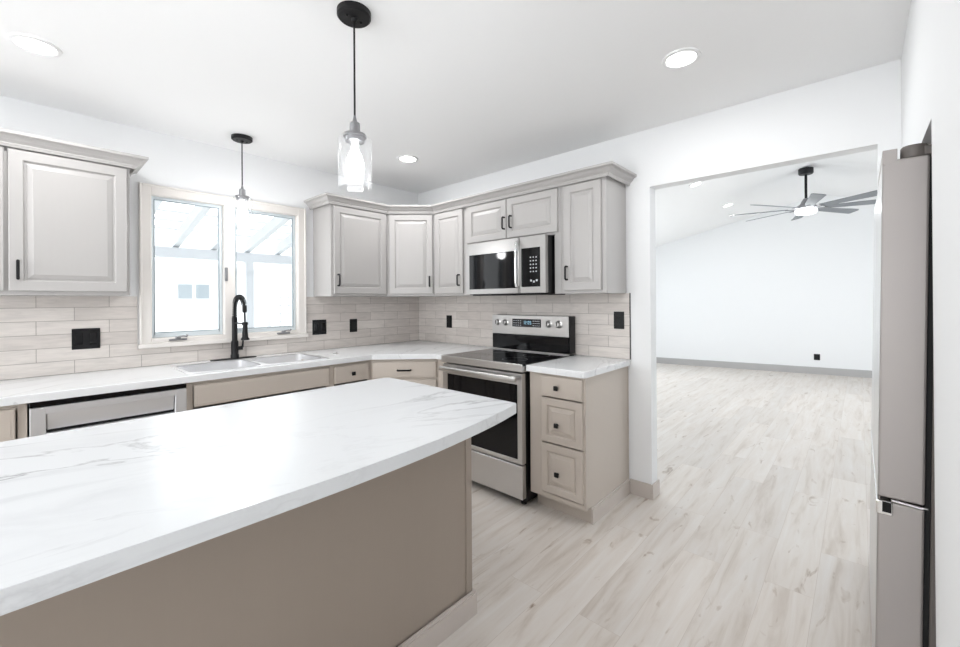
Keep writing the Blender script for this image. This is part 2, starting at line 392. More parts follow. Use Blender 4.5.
for k, (cx_, w_) in enumerate(((-2.095, .05), (-1.40, .05))):
    bm = bmesh.new()
    bx(bm, cx_-w_, cx_+w_, -.034, -.014, 1.071, 1.083, bev=.003)
    bx(bm, cx_-.015, cx_+.015, -.038, -.016, 1.082, 1.098, bev=.004)
    tube(bm, [(cx_, -.03, 1.096), (cx_+.03, -.04, 1.1), (cx_+.045, -.045, 1.096), (cx_+.048, -.045, 1.108)], [.005, .005, .005, .008], 8)
    obj('crank', bm, 'pewter', win, True)
bm = bmesh.new(); bx(bm, -1.812, -1.792, -.024, -.0165, 1.48, 1.58, bev=.003); bx(bm, -1.815, -1.803, -.04, -.024, 1.50, 1.55, bev=.004); obj('latch', bm, 'pewter', win)

# ------------------------------------------------------------------ backsplash
Zt = 1.3678
bm = bmesh.new(); bx(bm, -3.7, X0-.0105, -.008, -.0005, .9145, Zt); bx(bm, X0-.0105, X1+.0105, -.008, -.0005, .9145, Z0-.0045); bx(bm, X1+.0105, -.008, -.008, -.0005, .9145, Zt)
tag(obj('tile_backsplash', bm, 'tileN'), 'pale grey beige subway tile backsplash under the window', 'backsplash')
r = thing('tile_backsplash', 'pale grey beige subway tile backsplash behind the range', 'backsplash')
bm = bmesh.new(); bx(bm, -.008, -.0005, -2.268, -.0005, .9145, Zt); obj('tile_field', bm, 'tileE', r)
bm = bmesh.new(); bx(bm, -.010, -.0005, -2.2725, -2.2685, .9145, Zt+.003); obj('edge_trim', bm, 'black', r, label='thin black metal edge strip')

# ------------------------------------------------------------------ cabinets
def panel_door(w, h, x0, z0, yf, t=.019, rail=.055, raised=True, name='door', parent=None, m='cab'):
    """raised-panel front; its back at y=yf, front towards -y"""
    bm = bmesh.new()
    rail = min(rail, w*.26, h*.3)
    rings = [(0, 0), (0, -t+.004), (.004, -t)]
    if raised: rings += [(rail-.006, -t), (rail-.003, -t+.003), (rail, -t+.010), (rail+.007, -t+.011), (rail+.009, -t+.008), (rail+.028, -t+.002), (rail+.030, -t+.0005)]
    else: rings += [(.012, -t), (.015, -t-.001)]
    R = []
    for ins, y in rings:
        R.append([bm.verts.new((x0+px, yf+y, z0+pz)) for px, pz in ((ins, ins), (w-ins, ins), (w-ins, h-ins), (ins, h-ins))])
    bm.faces.new(R[0]); bm.faces.new(R[-1][::-1])
    for A_, B_ in zip(R, R[1:]):
        for k in range(4): bm.faces.new((A_[k], A_[(k+1) % 4], B_[(k+1) % 4], B_[k]))
    return obj(name, bm, m, parent)
def pull(parent, x, z, y, length=.10, vert=True, name='handle'):
    bm = bmesh.new(); r = .0065; h = length/2; d = .028
    if vert: P = [(x, y, z-h), (x, y-d+.006, z-h), (x, y-d, z-h+.006), (x, y-d, z+h-.006), (x, y-d+.006, z+h), (x, y, z+h)]
    else: P = [(x-h, y, z), (x-h, y-d+.006, z), (x-h+.006, y-d, z), (x+h-.006, y-d, z), (x+h, y-d+.006, z), (x+h, y, z)]
    tube(bm, P, r, 8); return obj(name, bm, 'black', parent, True, label='matte black bar pull')
def knob(parent, x, z, y):
    bm = bmesh.new(); tube(bm, [(x, y, z), (x, y-.016, z)], .006, 10); bx(bm, x-.014, x+.014, y-.027, y-.015, z-.014, z+.014, bev=.003)
    return obj('knob', bm, 'black', parent, label='square matte black knob')
def carcass(parent, w, d, z0, z1, m, top=True, stiles=(.03, .03), rails=(.03, .03), y0=-.009, extra=()):
    """panels 18 mm and a face frame; local x 0..w, wall at y=0"""
    p = .018; bm = bmesh.new(); f = .019
    bx(bm, 0, p, -d+f, y0, z0, z1); bx(bm, w-p, w, -d+f, y0, z0, z1); bx(bm, p, w-p, -d+f, y0, z0, z0+p)
    bx(bm, p, w-p, y0-.008, y0, z0+p, z1-(p if top else 0))
    if top: bx(bm, p, w-p, -d+f, y0, z1-p, z1)
    obj('body', bm, m, parent)
    bm = bmesh.new(); bx(bm, 0, stiles[0], -d, -d+f, z0, z1, bev=.001); bx(bm, w-stiles[1], w, -d, -d+f, z0, z1, bev=.001)
    bx(bm, stiles[0], w-stiles[1], -d, -d+f, z0, z0+rails[0]); bx(bm, stiles[0], w-stiles[1], -d, -d+f, z1-rails[1], z1)
    for q in extra: bx(bm, q[0], q[1], -d, -d+f, q[2], q[3])
    obj('face_frame', bm, m, parent)
UZ0, UZ1, UD = 1.369, 2.118, .305
def upper(label, x, y, w, rz, doors, z0=UZ0, z1=UZ1, dz0=None, dz1=2.098, fillers=()):
    r = thing('wall_cabinet', label, 'cabinet', (x, y, 0), rz)
    carcass(r, w, UD, z0, z1, 'cab')
    for (a0, a1, hx, hz) in doors:
        d0 = (dz0 or z0+.020)
        d = panel_door(a1-a0, dz1-d0, a0, d0, -UD, parent=r)
        pull(d, hx, hz, -UD-.019, .088)
    if len(doors) == 2:
        cs = (doors[0][1]+doors[1][0])/2
        bm = bmesh.new(); bx(bm, cs-.03, cs+.03, -UD+.0005, -UD+.019, z0+.031, z1-.031); obj('centre_stile', bm, 'cab', r)
    for (a0, a1, f0, f1) in fillers:
        bm = bmesh.new(); bx(bm, a0, a1, -UD, -UD+.019, f0, f1, bev=.001); obj('filler_strip', bm, 'cab', r)
    return r
upper('greige double-door wall cabinet left of the window', -3.34, 0, .962, 0, [(.025, .483, .052, 1.496), (.496, .948, .528, 1.496)])
upper('single-door wall cabinet between the window and the corner cabinet', -1.1445, 0, .5335, 0, [(.022, .515, .052, 1.499)])
upper('narrow single-door wall cabinet between the corner cabinet and microwave', 0, -.611, .378, EAST, [(.010, .362, .325, 1.50)])
upper('short two-door wall cabinet above the microwave', 0, -.990, .925, EAST, [(.038, .452, .438, 1.915), (.457, .905, .505, 1.917)], z0=1.782, dz0=1.797,
      fillers=[(0, .098, UZ0, 1.7815), (.872, .925, UZ0, 1.7815)])
upper('tall single-door wall cabinet at the right end of the run', 0, -1.916, .3305, EAST, [(.028, .300, .056, 1.507)])
# diagonal corner cabinet
r = thing('corner_wall_cabinet', 'diagonal corner wall cabinet where the two walls meet', 'cabinet', (0, 0, 0))
bm = bmesh.new(); prism(bm, [(-.6095, -.009), (-.009, -.009), (-.009, -.6095), (-.305, -.6095), (-.6095, -.305)], UZ0, UZ1); obj('body', bm, 'cab', r)
L_ = math.hypot(.305, .305)
loc = bpy.data.objects.new('door', None)
d = panel_door(.386, 2.098-1.389, (L_-.386)/2, 1.389, 0, parent=r)
d.location = (-.6095, -.305, 0); d.rotation_euler = (0, 0, -math.pi/4)
pull(d, L_-.052, 1.50, -.019, .088)
bpy.data.objects.remove(loc)

# crown mouldings
def sweep(bm, path, prof):
    n = len(path); P = [Vector(p) for p in path]; rings = []
    for i in range(n):
        ns = []
        if i > 0: d_ = (P[i]-P[i-1]).normalized(); ns.append(Vector((d_.y, -d_.x)))
        if i < n-1: d_ = (P[i+1]-P[i]).normalized(); ns.append(Vector((d_.y, -d_.x)))
        if len(ns) == 2: mdir = (ns[0]+ns[1]).normalized(); k = 1/mdir.dot(ns[0])
        else: mdir = ns[0]; k = 1
        rings.append([bm.verts.new((P[i].x+mdir.x*k*o_, P[i].y+mdir.y*k*o_, z)) for o_, z in prof])
    m_ = len(prof)
    for A_, B_ in zip(rings, rings[1:]):
        for k in range(m_): bm.faces.new((A_[k], A_[(k+1) % m_], B_[(k+1) % m_], B_[k]))
    bm.faces.new(rings[0]); bm.faces.new(rings[-1][::-1])
crown = [(.0005, 2.104), (.006, 2.104), (.009, 2.112), (.012, 2.116), (.022, 2.122), (.036, 2.134), (.046, 2.148), (.053, 2.153), (.064, 2.156), (.066, 2.160), (.066, 2.172), (.0005, 2.172)]
crown = [(o_+.0195, z) if z < 2.11 else (o_+.0195*(1 if o_ < .02 else .5), z) for o_, z in crown]
crown = [(.0005, 2.1185)]+[(.0215, 2.1185), (.0215, 2.103)]+crown[1:-1]+[(.0005, 2.172)]
bm = bmesh.new(); sweep(bm, [(-1.1445, -.001), (-1.1445, -.305), (-.61, -.305), (-.305, -.61), (-.305, -2.2465), (-.001, -2.2465)], crown)
tag(obj('crown_molding', bm, 'cab'), 'greige crown molding running over the corner and microwave cabinets', 'molding')
bm = bmesh.new(); sweep(bm, [(-3.34, -.305), (-2.378, -.305), (-2.378, -.001)], crown)
tag(obj('crown_molding', bm, 'cab'), 'greige crown molding on the cabinet left of the window', 'molding')

# base cabinets
BZ0, BZ1, BD = .10, .8755, .61
def base(label, x, y, w, rz, name='base_cabinet', top=False, **kw):
    r = thing(name, label, 'cabinet', (x, y, 0), rz); carcass(r, w, BD, BZ0, BZ1, 'base', top=top, **kw)
    bm = bmesh.new(); bx(bm, .002, w-.002, -.535, -.52, 0, BZ0-.0005); obj('toe_kick', bm, 'base', r); return r
r = base('base cabinet at far left beside the dishwasher', -3.6, 0, .816, 0)
d = panel_door(.70, .14, .08, .715, -BD, raised=False, name='drawer', parent=r, m='base'); knob(d, .43, .785, -BD-.019)
d = panel_door(.345, .56, .08, .135, -BD, parent=r, m='base'); knob(d, .39, .64, -BD-.019)
d = panel_door(.345, .56, .435, .135, -BD, parent=r, m='base'); knob(d, .47, .64, -BD-.019)
r = base('wide sink base cabinet under the window', -2.176, 0, .858, 0)
panel_door(.812, .125, .033, .728, -BD, raised=False, name='false_drawer_front', parent=r, m='base')
for a0, hx in ((.033, .40), (.442, .48)):
    d = panel_door(.403, .58, a0, .13, -BD, parent=r, m='base'); knob(d, hx, .65, -BD-.019)
r = base('narrow base cabinet with knob drawer right of the sink', -1.3175, 0, .3365, 0)
d = panel_door(.28, .125, .03, .728, -BD, raised=False, name='drawer', parent=r, m='base'); knob(d, .17, .79, -BD-.019)
d = panel_door(.28, .58, .03, .13, -BD, parent=r, m='base'); knob(d, .06, .65, -BD-.019)
# diagonal corner base
r = thing('corner_base_cabinet', 'diagonal corner base cabinet with a wide drawer left of the range', 'cabinet')
bm = bmesh.new(); prism(bm, [(-.9805, -.009), (-.009, -.009), (-.009, -1.093), (-.609, -1.093), (-.609, -.982), (-.9805, -.6105)], BZ0, BZ1); obj('body', bm, 'base', r)
bm = bmesh.new(); prism(bm, [(-.9805, -.1), (-.1, -.1), (-.1, -1.093), (-.53, -1.093), (-.53, -.93), (-.93, -.53), (-.9805, -.53)], 0, BZ0-.0005); obj('toe_kick', bm, 'base', r)
Ld = math.hypot(.3715, .3715)
d = panel_door(Ld-.03, .125, .015, .728, 0, raised=False, name='drawer', parent=r, m='base'); d.location = (-.9805, -.6105, 0); d.rotation_euler = (0, 0, -math.pi/4)
pull(d, Ld/2, .79, -.019, .10, False)
d = panel_door(Ld-.03, .58, .015, .13, 0, parent=r, m='base'); d.location = (-.9805, -.6105, 0); d.rotation_euler = (0, 0, -math.pi/4)
pull(d, Ld-.06, .6, -.019, .10)
# three-drawer base right of the range
r = base('three-drawer base cabinet at the right end beside the opening', 0, -1.863, .3905, EAST, name='drawer_base_cabinet', top=True, stiles=(.098, .012), rails=(.03, .018))
for (z0, z1, zk, rz_) in ((.733, .860, .794, False), (.452, .724, .570, True), (.141, .443, .275, True)):
    d = panel_door(.284, z1-z0, .096, z0, -BD, rail=.048, raised=rz_, name='drawer', parent=r, m='base'); knob(d, .217, zk, -BD-.0195)
part('side_trim', 'base', r, [(.3905, .394, -.609, -.596, BZ0, BZ1)], bev=0); part('side_trim', 'base', r, [(.3905, .394, -.022, -.0095, BZ0, BZ1)], bev=0)
bm = bmesh.new(); bx(bm, .3885, .402, -.545, -.014, 0, .088, bev=.001); bx(bm, .3885, .399, -.545, -.014, .088, .1, bev=.003); obj('skirting', bm, 'skirt', r)

# countertops
CT0, CT1 = .876, .914
SX0, SX1, SY0, SY1 = -2.165, -1.30, -.59, -.13
bm = bmesh.new()
prism(bm, [(-3.7, -.0085), (-3.7, -.648), (-.996, -.648), (-.648, -.996), (-.648, -1.0935), (-.0085, -1.0935), (-.0085, -.0085)], CT0, CT1,
      [[(SX0+.008, SY0+.008), (SX1-.008, SY0+.008), (SX1-.008, SY1-.008), (SX0+.008, SY1-.008)]], bev=.004)
tag(obj('countertop', bm, 'marble2'), 'white marble-look countertop with the sink, under the window', 'countertop')
def rounded(pts, rad):
    out = []
    n = len(pts)
    for i, p in enumerate(pts):
        r_ = rad.get(i, 0)
        if not r_: out.append(p); continue
        P0, P1, P2 = Vector(pts[i-1]), Vector(p), Vector(pts[(i+1) % n])
        a_ = P1+(P0-P1).normalized()*r_; b_ = P1+(P2-P1).normalized()*r_
        for k in range(7):
            t_ = k/6; q = a_*(1-t_)**2+P1*2*t_*(1-t_)+b_*t_*t_; out.append((q.x, q.y))
    return out
bm = bmesh.new(); prism(bm, rounded([(-.0085, -1.8615), (-.648, -1.8615), (-.648, -2.272), (-.0085, -2.272)], {2: .02}), CT0, CT1, bev=.004)
tag(obj('countertop', bm, 'marble2'), 'short marble-look countertop on the three-drawer cabinet right of the range', 'countertop')

# ------------------------------------------------------------------ island
r = thing('kitchen_island', 'large greige kitchen island base with plain panels and skirting', 'island', (0, 0, 0))
IX1, IY0, IY1, IX0 = -1.518, -2.213, -1.60, -3.45
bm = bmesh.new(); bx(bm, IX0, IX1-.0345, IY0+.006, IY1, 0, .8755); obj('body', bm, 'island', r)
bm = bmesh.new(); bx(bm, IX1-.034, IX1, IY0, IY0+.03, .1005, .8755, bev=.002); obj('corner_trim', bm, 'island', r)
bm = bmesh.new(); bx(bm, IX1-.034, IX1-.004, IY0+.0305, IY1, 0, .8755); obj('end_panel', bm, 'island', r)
bm = bmesh.new()
bx(bm, IX0, IX1-.0038, IY0-.013, IY0-.0004, 0, .088); bx(bm, IX0, IX1-.0038, IY0-.009, IY0-.0004, .0882, .100)
bx(bm, IX1-.0036, IX1+.013, IY0-.013, IY1, 0, .088); bx(bm, IX1-.0036, IX1+.010, IY0-.009, IY1, .0882, .100)
obj('skirting', bm, 'skirt', r)
near = []
ctrl = [(-3.55, -2.505), (-2.9, -2.512), (-2.4, -2.521), (-2.17, -2.517), (-1.957, -2.503), (-1.75, -2.476), (-1.60, -2.449), (-1.472, -2.418)]
def catmull(P, n=6):
    o_ = []
    for i in range(len(P)-1):
        p0 = Vector(P[max(i-1, 0)]); p1 = Vector(P[i]); p2 = Vector(P[i+1]); p3 = Vector(P[min(i+2, len(P)-1)])
        for k in range(n):
            t_ = k/n; q = .5*((2*p1)+(p2-p0)*t_+(2*p0-5*p1+4*p2-p3)*t_*t_+(3*p1-p0-3*p2+p3)*t_**3); o_.append((q.x, q.y))
    o_.append(P[-1]); return o_
near = catmull(ctrl)
outl = near+[(-1.465, -2.408)]+rounded([(-1.465, -2.3), (-1.465, -1.534), (-3.55, -1.534)], {1: .05})[1:]
bm = bmesh.new(); prism(bm, outl, CT0, CT1, bev=.0012)
tag(obj('island_countertop', bm, 'marble'), 'large white marble-look island top with grey veins in the foreground', 'countertop')

# ------------------------------------------------------------------ dishwasher
r = thing('dishwasher', 'stainless steel dishwasher between base cabinets left of the sink', 'dishwasher', (-2.780, 0, 0))
w = .600
part('tub', 'blackplastic', r, [(.004, w-.004, -.60, -.02, .10, .872)])
part('control_strip', 'blackglass', r, [(.002, w-.002, -.632, -.601, .848, .8745)])
bm = bmesh.new()   # door with a pocket handle cut across it
y0, y1 = -.645, -.601; hx0, hx1, hz0, hz1 = .055, w-.055, .722, .815
bx(bm, .003, hx0, y0, y1, .12, .846, bev=.002); bx(bm, hx1, w-.003, y0, y1, .12, .846, bev=.002)
bx(bm, hx0-.001, hx1+.001, y0, y1, hz1, .846, bev=.001); bx(bm, hx0-.001, hx1+.001, y0, y1, .12, hz0, bev=.001)
bx(bm, hx0-.001, hx1+.001, -.612, -.602, hz0, hz1)
dd = obj('door', bm, 'dwsteel', r)
bm = bmesh.new(); prism(bm, [(0, 0), (0, 1), (1, 1), (1, 0)], 0, 1)
bm.free(); bm = bmesh.new()
tq = [(hx0+.004, -.644, hz1), (hx1-.004, -.644, hz1), (hx1-.004, -.618, hz0+.014), (hx0+.004, -.618, hz0+.014)]
f_ = [bm.verts.new(q) for q in tq]; g_ = [bm.verts.new((q[0], q[1]+.006, q[2])) for q in tq]
bm.faces.new(f_); bm.faces.new(g_[::-1])
for k in range(4): bm.faces.new((f_[k], f_[(k+1) % 4], g_[(k+1) % 4], g_[k]))
obj('handle', bm, 'dwsteel', dd)
part('pocket_shadow_liner', 'blackplastic', dd, [(hx0, hx1, -.6145, -.6121, hz0, hz0+.016)], bev=0)
part('toe_panel', 'blackplastic', r, [(.004, w-.004, -.54, -.52, 0, .099)])

# ------------------------------------------------------------------ sink and faucet
r = thing('kitchen_sink', 'double bowl stainless steel sink set in the countertop under window', 'sink', (0, 0, .914))
def rrect(x0, x1, y0, y1, rad, n=5):
    o_ = []
    for (cx_, cy_, a0) in ((x1-rad, y1-rad, 0), (x0+rad, y1-rad, 90), (x0+rad, y0+rad, 180), (x1-rad, y0+rad, 270)):
        for k in range(n+1):
            an = math.radians(a0+90*k/n); o_.append((cx_+rad*math.cos(an), cy_+rad*math.sin(an)))
    return o_
xm = (SX0+SX1)/2; bowls = [(SX0+.024, xm-.015), (xm+.015, SX1-.03)]
bm = bmesh.new(); prism(bm, rrect(SX0, SX1, SY0, SY1, .03), .0003, .004, [rrect(b0, b1, SY0+.03, SY1-.035, .05) for b0, b1 in bowls]); obj('rim', bm, 'sinksteel', r)
for b0, b1 in bowls:
    bm = bmesh.new(); R = []
    for ins, z, rad in ((0, .003, .05), (0, -.01, .05), (.006, -.15, .05), (.03, -.178, .05), (.09, -.185, .03)):
        R.append([bm.verts.new((x, y, z)) for x, y in rrect(b0+ins, b1-ins, SY0+.03+ins, SY1-.035-ins, rad)])
    for A_, B_ in zip(R, R[1:]):
        n_ = len(A_)
        for k in range(n_): bm.faces.new((A_[k], A_[(k+1) % n_], B_[(k+1) % n_], B_[k]))
    bm.faces.new(R[-1])
    bo = obj('bowl', bm, 'sinksteel', r, True)
    bm = bmesh.new(); lathe(bm, [(.045, -.1845), (.045, -.182), (.036, -.181), (.03, -.183)], (b0+b1)/2, (SY0+SY1)/2, 24); obj('drain', bm, 'chrome', bo, True)
r = thing('sink_faucet', 'matte black spring pull-down kitchen faucet behind the sink', 'faucet', (-1.765, -.070, .9145))
bm = bmesh.new(); prism(bm, rrect(-.155, .145, -.028, .028, .027, 6), 0, .007); obj('deck_plate', bm, 'black', r)
bm = bmesh.new(); lathe(bm, [(.027, .007), (.027, .03), (.024, .035), (.024, .125), (.021, .130), (.018, .135), (.018, .30), (.013, .305)], seg=24); obj('body', bm, 'black', r, True)
bm = bmesh.new(); tube(bm, [(.02, 0, .075), (.05, -.01, .078)], [.014, .016], 14); tube(bm, [(.048, -.01, .08), (.052, -.014, .16)], [.007, .005], 10); obj('lever', bm, 'black', r, True)
arc = [(0, 0, .30), (0, 0, .36)]
for k in range(0, 13):
    an = math.pi*(1-k/12); arc.append((0, -.1+.1*-math.cos(an)*-1 if False else -.10-.10*math.cos(an), .372+.078*math.sin(an)))
arc += [(0, -.203, .37), (0, -.205, .365)]
bm = bmesh.new(); tube(bm, arc, .0085, 10); hose = obj('hose', bm, 'black', r, True)
# spring coil around the first part of the arc
def along(P, s):
    d_ = 0
    for A_, B_ in zip(P, P[1:]):
        l_ = (Vector(B_)-Vector(A_)).length
        if d_+l_ >= s: return Vector(A_).lerp(Vector(B_), (s-d_)/l_), (Vector(B_)-Vector(A_)).normalized()
        d_ += l_
    return Vector(P[-1]), (Vector(P[-1])-Vector(P[-2])).normalized()
tot = sum((Vector(B_)-Vector(A_)).length for A_, B_ in zip(arc, arc[1:])); coil = []
turns = 20; N_ = turns*10
for k in range(N_+1):
    p_, t_ = along(arc, tot*.93*k/N_); s_ = Vector((1, 0, 0)); u_ = t_.cross(s_).normalized(); an = 2*math.pi*turns*k/N_
    coil.append(p_+(s_*math.cos(an)+u_*math.sin(an))*.0155)
bm = bmesh.new(); tube(bm, coil, .003, 6); obj('spring', bm, 'black', r, True)
bm = bmesh.new(); lathe(bm, [(.012, .340), (.0145, .350), (.0145, .38), (.010, .388)], 0, -.205, 18); tube(bm, [(0, -.205, .35), (0, -.212, .26)], .006, 8)
lathe(bm, [(.011, .275), (.014, .268), (.017, .205), (.019, .17), (.027, .158), (.027, .150), (.02, .149)], 0, -.213, 20); obj('spray_head', bm, 'black', r, True)
bm = bmesh.new(); tube(bm, [(0, -.015, .262), (0, -.195, .262)], .0055, 8); lathe(bm, [(.019, .254), (.019, .272)], 0, -.212, 20); obj('holder_arm', bm, 'black', r, True)
bm = bmesh.new(); lathe(bm, [(.022, 0), (.022, .004), (.012, .007), (.010, .011)], seg=20)
o = obj('sink_hole_cover', bm, 'chrome', None, True); o.location = (-1.149, -.388, .9143); tag(o, 'small round chrome hole cover on the counter right of the sink', 'hole cover')

# ------------------------------------------------------------------ range
RY = -1.0960; RW = .7565
r = thing('electric_range', 'stainless steel electric range with black glass oven door', 'stove', (0, RY, 0), EAST)
part('body', 'blackplastic', r, [(.004, RW-.004, -.63, -.02, .03, .905)])
bm = bmesh.new(); bx(bm, 0, RW, -.672, -.03, .906, .9165, bev=.002); obj('cooktop', bm, 'blackglass', r)
bm = bmesh.new(); bx(bm, -.001, RW+.001, -.680, -.6725, .868, .918, bev=.003); bx(bm, -.001, RW+.001, -.6725, -.632, .868, .9055); obj('front_trim', bm, 'steel', r)
part('rear_trim', 'steel', r, [(0, RW, -.1065, -.0985, .9166, .925)], bev=.001)
M['ringprint'] = mat('burner_ring_print', (.05, .05, .055, 1), .3)
for (cx_, cy_, rr) in ((.2, -.5, .11), (.56, -.5, .09), (.2, -.24, .08), (.56, -.24, .10)):
    bm = bmesh.new(); lathe(bm, [(rr, .9166), (rr, .9169), (rr-.0025, .9169), (rr-.0025, .9166)], cx_, cy_, 40, cap=False); obj('burner_ring', bm, 'ringprint', r)
dr = part('oven_door', 'steel', r, [(.008, .057, -.672, -.632, .278, .856), (RW-.045, RW-.008, -.672, -.632, .278, .856), (.057, RW-.045, -.672, -.632, .785, .856), (.057, RW-.045, -.672, -.632, .278, .306)], bev=.001)
bm = bmesh.new(); bx(bm, .0565, RW-.0445, -.669, -.634, .3055, .7855, bev=.001); obj('window', bm, 'blackglass', dr, label='black glass oven window')
bm = bmesh.new()
tube(bm, [(.09, -.672, .826), (.09, -.712, .826)], .010, 10); tube(bm, [(RW-.09, -.672, .826), (RW-.09, -.712, .826)], .010, 10)
bx(bm, .020, RW-.020, -.728, -.706, .809, .843, bev=.008, seg=3); obj('handle', bm, 'steel', dr, True)
part('storage_drawer', 'steel', r, [(.008, RW-.008, -.672, -.632, .055, .268)], bev=.003)
for q in (.05, RW-.05):
    for yq in (-.60, -.10):
        bm = bmesh.new(); lathe(bm, [(.02, 0), (.02, .012), (.012, .014), (.012, .035)], q, yq, 14); obj('foot', bm, 'rubber', r, True)
g = part('backguard', 'blackplastic', r, [(.006, RW, -.092, -.012, .926, 1.203)], bev=.002, label='black back panel housing')
part('lower_panel', 'blackglass', g, [(.010, RW-.006, -.098, -.0925, .930, 1.046)], bev=.001)
pn = part('control_panel', 'steel', r, [(.008, RW-.005, -.100, -.0925, 1.048, 1.205)], bev=.003)
for kx in (.074, .156, .580, .667):
    bm = bmesh.new(); lathe(bm, [(.030, -.100), (.030, -.104), (.023, -.107), (.021, -.128), (.018, -.131)], kx, 1.143, 28, axis='y'); kb = obj('knob', bm, 'steel', pn, True)
    bm = bmesh.new(); bx(bm, kx-.003, kx+.003, -.1335, -.1308, 1.130, 1.160); obj('knob_pointer', bm, 'blackplastic', pn)
ds = part('display', 'display', r, [(.228, .508, -.1025, -.1001, 1.112, 1.176)], bev=.0005)
bm = bmesh.new()
def seg7(bm, x, z, w_, h_, y, mask, t_=.003):
    S_ = [(0, 1, 1, 1), (1, .5, 1, 1), (1, 0, 1, .5), (0, 0, 1, 0), (0, 0, 0, .5), (0, .5, 0, 1), (0, .5, 1, .5)]
    for k, (ax_, az_, bx_, bz_) in enumerate(S_):
        if mask >> k & 1:
            bx(bm, x+min(ax_, bx_)*w_-t_/2, x+max(ax_, bx_)*w_+t_/2, y-.0004, y, z+min(az_, bz_)*h_-t_/2, z+max(az_, bz_)*h_+t_/2)
D7 = {'0': 63, '1': 6, '2': 91, '5': 109}
for k, ch in enumerate('1205'): seg7(bm, .338+k*.020+(.006 if k > 1 else 0), 1.136, .011, .022, -.1026, D7[ch], .0025)
obj('clock_digits', bm, 'digits', ds)
for k in range(4):
    for j in range(3):
        part('touch_key', 'buttons', ds, [(.240+k*.022, .252+k*.022, -.1029, -.1026, 1.122+j*.018, 1.127+j*.018)], bev=0)
        part('touch_key', 'buttons', ds, [(.432+k*.018, .442+k*.018, -.1029, -.1026, 1.122+j*.018, 1.127+j*.018)], bev=0)

# ------------------------------------------------------------------ microwave
MY = -1.0955; MW = .757
r = thing('over_range_microwave', 'stainless over-the-range microwave mounted above the stove', 'microwave', (0, MY, 1.372), EAST)
part('body', 'blackplastic', r, [(.006, MW-.002, -.372, -.012, 0, .402)], label='black microwave housing')
bm = bmesh.new()
f0, f1 = -.405, -.3725
DX = .536
bx(bm, .006, .034, f0, f1, .004, .404, bev=.002); bx(bm, .034, DX-.004, f0, f1, .312, .404, bev=.001); bx(bm, .034, DX-.004, f0, f1, .004, .042, bev=.001); bx(bm, .516, DX, f0, f1, .004, .404, bev=.001)
dr = obj('door', bm, 'mwsteel', r)
bm = bmesh.new(); bx(bm, .0335, .5165, f0+.002, f1, .0415, .3125); obj('window', bm, 'blackglass', dr, label='dark reflective door glass')
bm = bmesh.new(); tube(bm, [(.528, f0, .05), (.528, f0-.03, .055), (.528, f0-.036, .08), (.528, f0-.036, .34), (.528, f0-.03, .365), (.528, f0, .37)], .0105, 12); obj('handle', bm, 'chrome', dr, True)
pn = part('control_panel', 'mwsteel', r, [(DX+.003, MW, f0, f1, .004, .404)], bev=.002)
kp = part('keypad', 'blackglass', r, [(.553, .713, f0-.0015, f0+.001, .048, .322)], bev=.0005)
for i in range(3):
    for j in range(5): part('key', 'buttons', kp, [(.628+i*.024, .638+i*.024, f0-.0022, f0-.0015, .150+j*.025, .158+j*.025)], bev=0)
    part('key', 'buttons', kp, [(.630+i*.024, .644+i*.024, f0-.0022, f0-.0015, .085-(i % 2)*.008, .098-(i % 2)*.008)], bev=0)
part('vent_grille', 'blackplastic', r, [(.03, MW-.03, -.36, -.10, -.008, -.0005)])

# ------------------------------------------------------------------ outlets
def outlet(name, label, x0, x1, z0, z1, wall, inserts, ymat='blackplastic', rocker=False):
    w_, h_ = (x1 if wall == 'f' else abs(x1-x0)), z1-z0
    if wall == 'n': r_ = thing(name, label, 'outlet' if not rocker else 'switch', (x0, -.0085, z0), 0)
    elif wall == 'e': r_ = thing(name, label, 'outlet' if not rocker else 'switch', (-.0085, x0, z0), EAST)
    else: r_ = thing(name, label, 'outlet', (x0[0], x0[1], z0), x0[2])
    bm = bmesh.new(); bx(bm, 0, w_, -.006, 0, 0, h_, bev=.002); obj('plate', bm, ymat, r_)
    for k in range(inserts):
        cx_ = w_*(k+.5)/inserts; iw = .017; ih = min(.034, h_*.3)
        bm = bmesh.new(); bx(bm, cx_-iw, cx_+iw, -.008, -.0062, h_/2-ih, h_/2+ih, bev=.001); q = obj('switch_rocker' if rocker else 'receptacle', bm, 'rubber' if not rocker else 'blackglass', r_)
        if not rocker:
            for s_ in (-1, 1):
                for e_ in (-1, 1): part('slot', 'display', q, [(cx_+e_*.006-.001, cx_+e_*.006+.001, -.0084, -.0081, h_/2+s_*ih*.5-.004, h_/2+s_*ih*.5+.004)], bev=0)
    return r_
outlet('light_switch', 'wide black two-gang wall plate on tiles left of the window', -2.606, -2.482, 1.053, 1.176, 'n', 2, rocker=True)
outlet('light_switch', 'square black two-gang wall plate on tiles right of the window', -1.158, -1.034, 1.045, 1.171, 'n', 2, rocker=True)
outlet('wall_outlet', 'black single outlet on window wall tiles nearest the corner', -.811, -.736, 1.047, 1.166, 'n', 1)
outlet('wall_outlet', 'black single outlet on range wall tiles left of the range', -.435, -.510, 1.063, 1.184, 'e', 1)
outlet('wall_outlet', 'black single outlet on tiles above the right end of the countertop', -2.156, -2.231, 1.122, 1.242, 'e', 1)
yo = -2.83
outlet('wall_outlet', 'small black outlet low on the far white wall of next room', (fx(yo)-.001, yo, -math.pi/2+math.atan(.176)), .085, .245, .35, 'f', 1)

